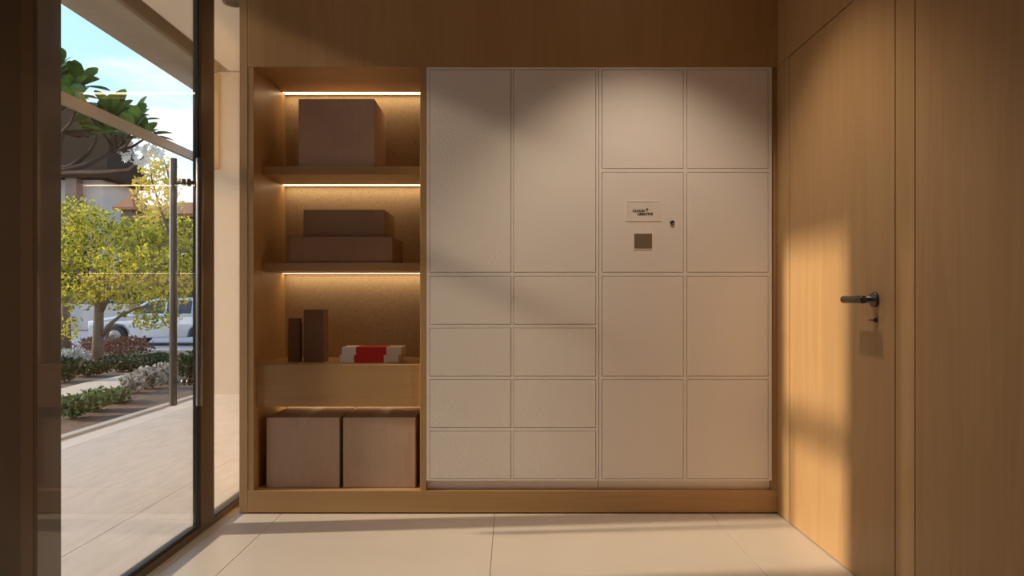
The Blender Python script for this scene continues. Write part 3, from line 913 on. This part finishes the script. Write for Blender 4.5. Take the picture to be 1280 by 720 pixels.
body = [(0.05, .28), (0.0, .55), (0.06, .72), (0.35, .83), (1.15, .95), (1.75, 1.38), (2.1, 1.46), (3.0, 1.46), (3.6, 1.36), (4.15, 1.0), (4.32, .92), (4.36, .5), (4.30, .28),
        (3.92, .26), (3.86, .48), (3.70, .62), (3.45, .66), (3.2, .62), (3.04, .48), (2.98, .26), (1.30, .24), (1.24, .46), (1.08, .62), (.83, .66), (.58, .62), (.42, .46), (.36, .26)]
extrude_profile('car_body', body, CYc - .86, CYc + .86, 'carpaint', car, 0.04, (.9, 1.46, .16))
for poly in ([(1.32, .985), (1.80, 1.33), (2.10, 1.385), (2.28, 1.385), (2.28, .985)], [(2.36, .985), (2.36, 1.385), (2.98, 1.385), (3.10, 1.37), (3.10, .985)], [(3.17, .985), (3.17, 1.355), (3.50, 1.29), (3.86, 1.0)]):
    bm = bmesh.new()
    def yy(z): return 0.86 - .86 * .16 * max(0, (z - .9) / .56) + .006
    A = [bm.verts.new((x, -yy(z), z)) for x, z in poly]; B = [bm.verts.new((x, yy(z), z)) for x, z in poly]
    n = len(poly)
    for i in range(n): bm.faces.new((A[i], A[(i + 1) % n], B[(i + 1) % n], B[i]))
    bm.faces.new(A[::-1]); bm.faces.new(B)
    from_bm('side_window', bm, 'carglass', (car_x0, CYc, gz), car)
for wx in (.83, 3.45):
    for sy in (-1, 1):
        w = lathe('wheel', [(0.0, -.09), (.26, -.10), (.305, -.08), (.305, .08), (.26, .10), (0.0, .09)], (0, sy, 0), 'tyre', (car_x0 + wx, CYc + sy * .76, gz + .305), car)
        lathe('hub_cap', [(0.0, 0), (.19, .005), (.17, .02), (.05, .012)], (0, sy, 0), 'steel', (car_x0 + wx, CYc + sy * .858, gz + .305), w)
for sy in (-1, 1):
    box('headlamp', car_x0 + .01, car_x0 + .38, CYc + sy * .70 - .165, CYc + sy * .70 + .165, gz + .60, gz + .76, 'headlamp', car, .03)
    box('wing_mirror', car_x0 + 1.42, car_x0 + 1.56, CYc + sy * .95 - .10, CYc + sy * .95 + .08, gz + .98, gz + 1.10, 'carpaint', car, .02)
box('front_bumper_grille', car_x0 - .015, car_x0 + .1, CYc - .5, CYc + .5, gz + .34, gz + .48, 'black', car, .01)

# ------------------------------------------------------------------ houses across the road
def hip_roof(name, x0, x1, y0, y1, z0, z1, inset, mat, parent, th=0.25):
    bm = bmesh.new()
    v = [bm.verts.new(p) for p in ((x0, y0, z0), (x1, y0, z0), (x1, y1, z0), (x0, y1, z0), (x0, y0, z0 + th), (x1, y0, z0 + th), (x1, y1, z0 + th), (x0, y1, z0 + th),
                                   (x0 + inset, (y0 + y1) / 2, z1), (x1 - inset, (y0 + y1) / 2, z1))]
    for f in ((3, 2, 1, 0), (0, 1, 5, 4), (1, 2, 6, 5), (2, 3, 7, 6), (3, 0, 4, 7), (4, 5, 9, 8), (5, 6, 9), (6, 7, 8, 9), (7, 4, 8)):
        bm.faces.new([v[i] for i in f])
    return from_bm(name, bm, mat, (0, 0, 0), parent)
def house_windows(parent, x0, x1, y, z0, z1, n):
    step = (x1 - x0) / n
    for k in range(n):
        a = x0 + step * k + step * .2; b = a + step * .55
        w = boxes('window', [(a - .08, b + .08, y - .06, y, z0 - .08, z0), (a - .08, b + .08, y - .06, y, z1, z1 + .08), (a - .08, a, y - .06, y, z0, z1), (b, b + .08, y - .06, y, z0, z1)], 'white_trim', parent)
        box('pane', a, b, y - .03, y, z0, z1, 'carglass', w)
Yh = 41.0
h1 = empty('house', (ray(60, 400, Yh).x, Yh, -.42), 'pale house with wide dark hipped roof across the road', 'house', 'houses across the road')
e0x = -46.0; e1x = ray(188, 226, Yh + 5).x; ez = ray(100, 222, Yh).z; rz_ = ray(140, 132, Yh + 2.5)
hip_roof('roof', e0x, e1x, Yh, Yh + 5, ez, rz_.z, e1x - rz_.x, 'roof_dark', h1)
box('wall', e0x + .8, e1x - .7, Yh + .8, Yh + 4.3, -.42, ez + .05, 'housewall', h1)
box('pillar', ray(80, 230, Yh).x, ray(94, 230, Yh).x, Yh + .1, Yh + .7, -.42, ez + .05, 'housewall_brown', h1)
house_windows(h1, -40, -29, Yh + .8, 4.6, 6.2, 4)
a0x = ray(140, 264, Yh - 2.5).x; a1x = ray(196, 264, Yh).x; az = ray(150, 262, Yh - 2.5).z
hip_roof('lean_to_roof', a0x, a1x, Yh - 2.5, Yh - .2, az, ray(150, 237, Yh - 1.3).z, .9, 'roof_red', h1, .15)
box('annex_wall', a0x + .3, a1x - .3, Yh - 2.2, Yh - .5, -.42, az + .02, 'housewall_brown', h1)

Y2 = 50.0
h2 = empty('house', (ray(260, 400, Y2).x, Y2, -.42), 'low brown house with clay tile roof beyond the evergreen', 'house', 'houses across the road')
a0 = ray(150, 271, Y2); a1 = ray(330, 271, Y2)
hip_roof('roof', a0.x, a1.x, Y2, Y2 + 8, a0.z, ray(232, 253, Y2 + 4).z, 2.2, 'roof_red', h2)
box('wall', a0.x + .6, a1.x - .6, Y2 + .6, Y2 + 7.4, -.42, a0.z + .05, 'housewall_brown', h2)
house_windows(h2, ray(224, 300, Y2 + .6).x, ray(300, 300, Y2 + .6).x, Y2 + .6, 2.6, 4.2, 4)

gw = empty('garden_wall', (-14, 32, -.42), 'low greyish wall running along the far side of the road', 'wall')
for k in range(9):
    box('wall_panel', -32 + 3 * k + .02, -29 + 3 * k - .02, 31.6, 31.8, -.42, .75, 'housewall', gw, .01)
    box('wall_post', -32 + 3 * k - .14, -32 + 3 * k + .14, 31.55, 31.85, -.42, .95, 'housewall_brown', gw, .01)
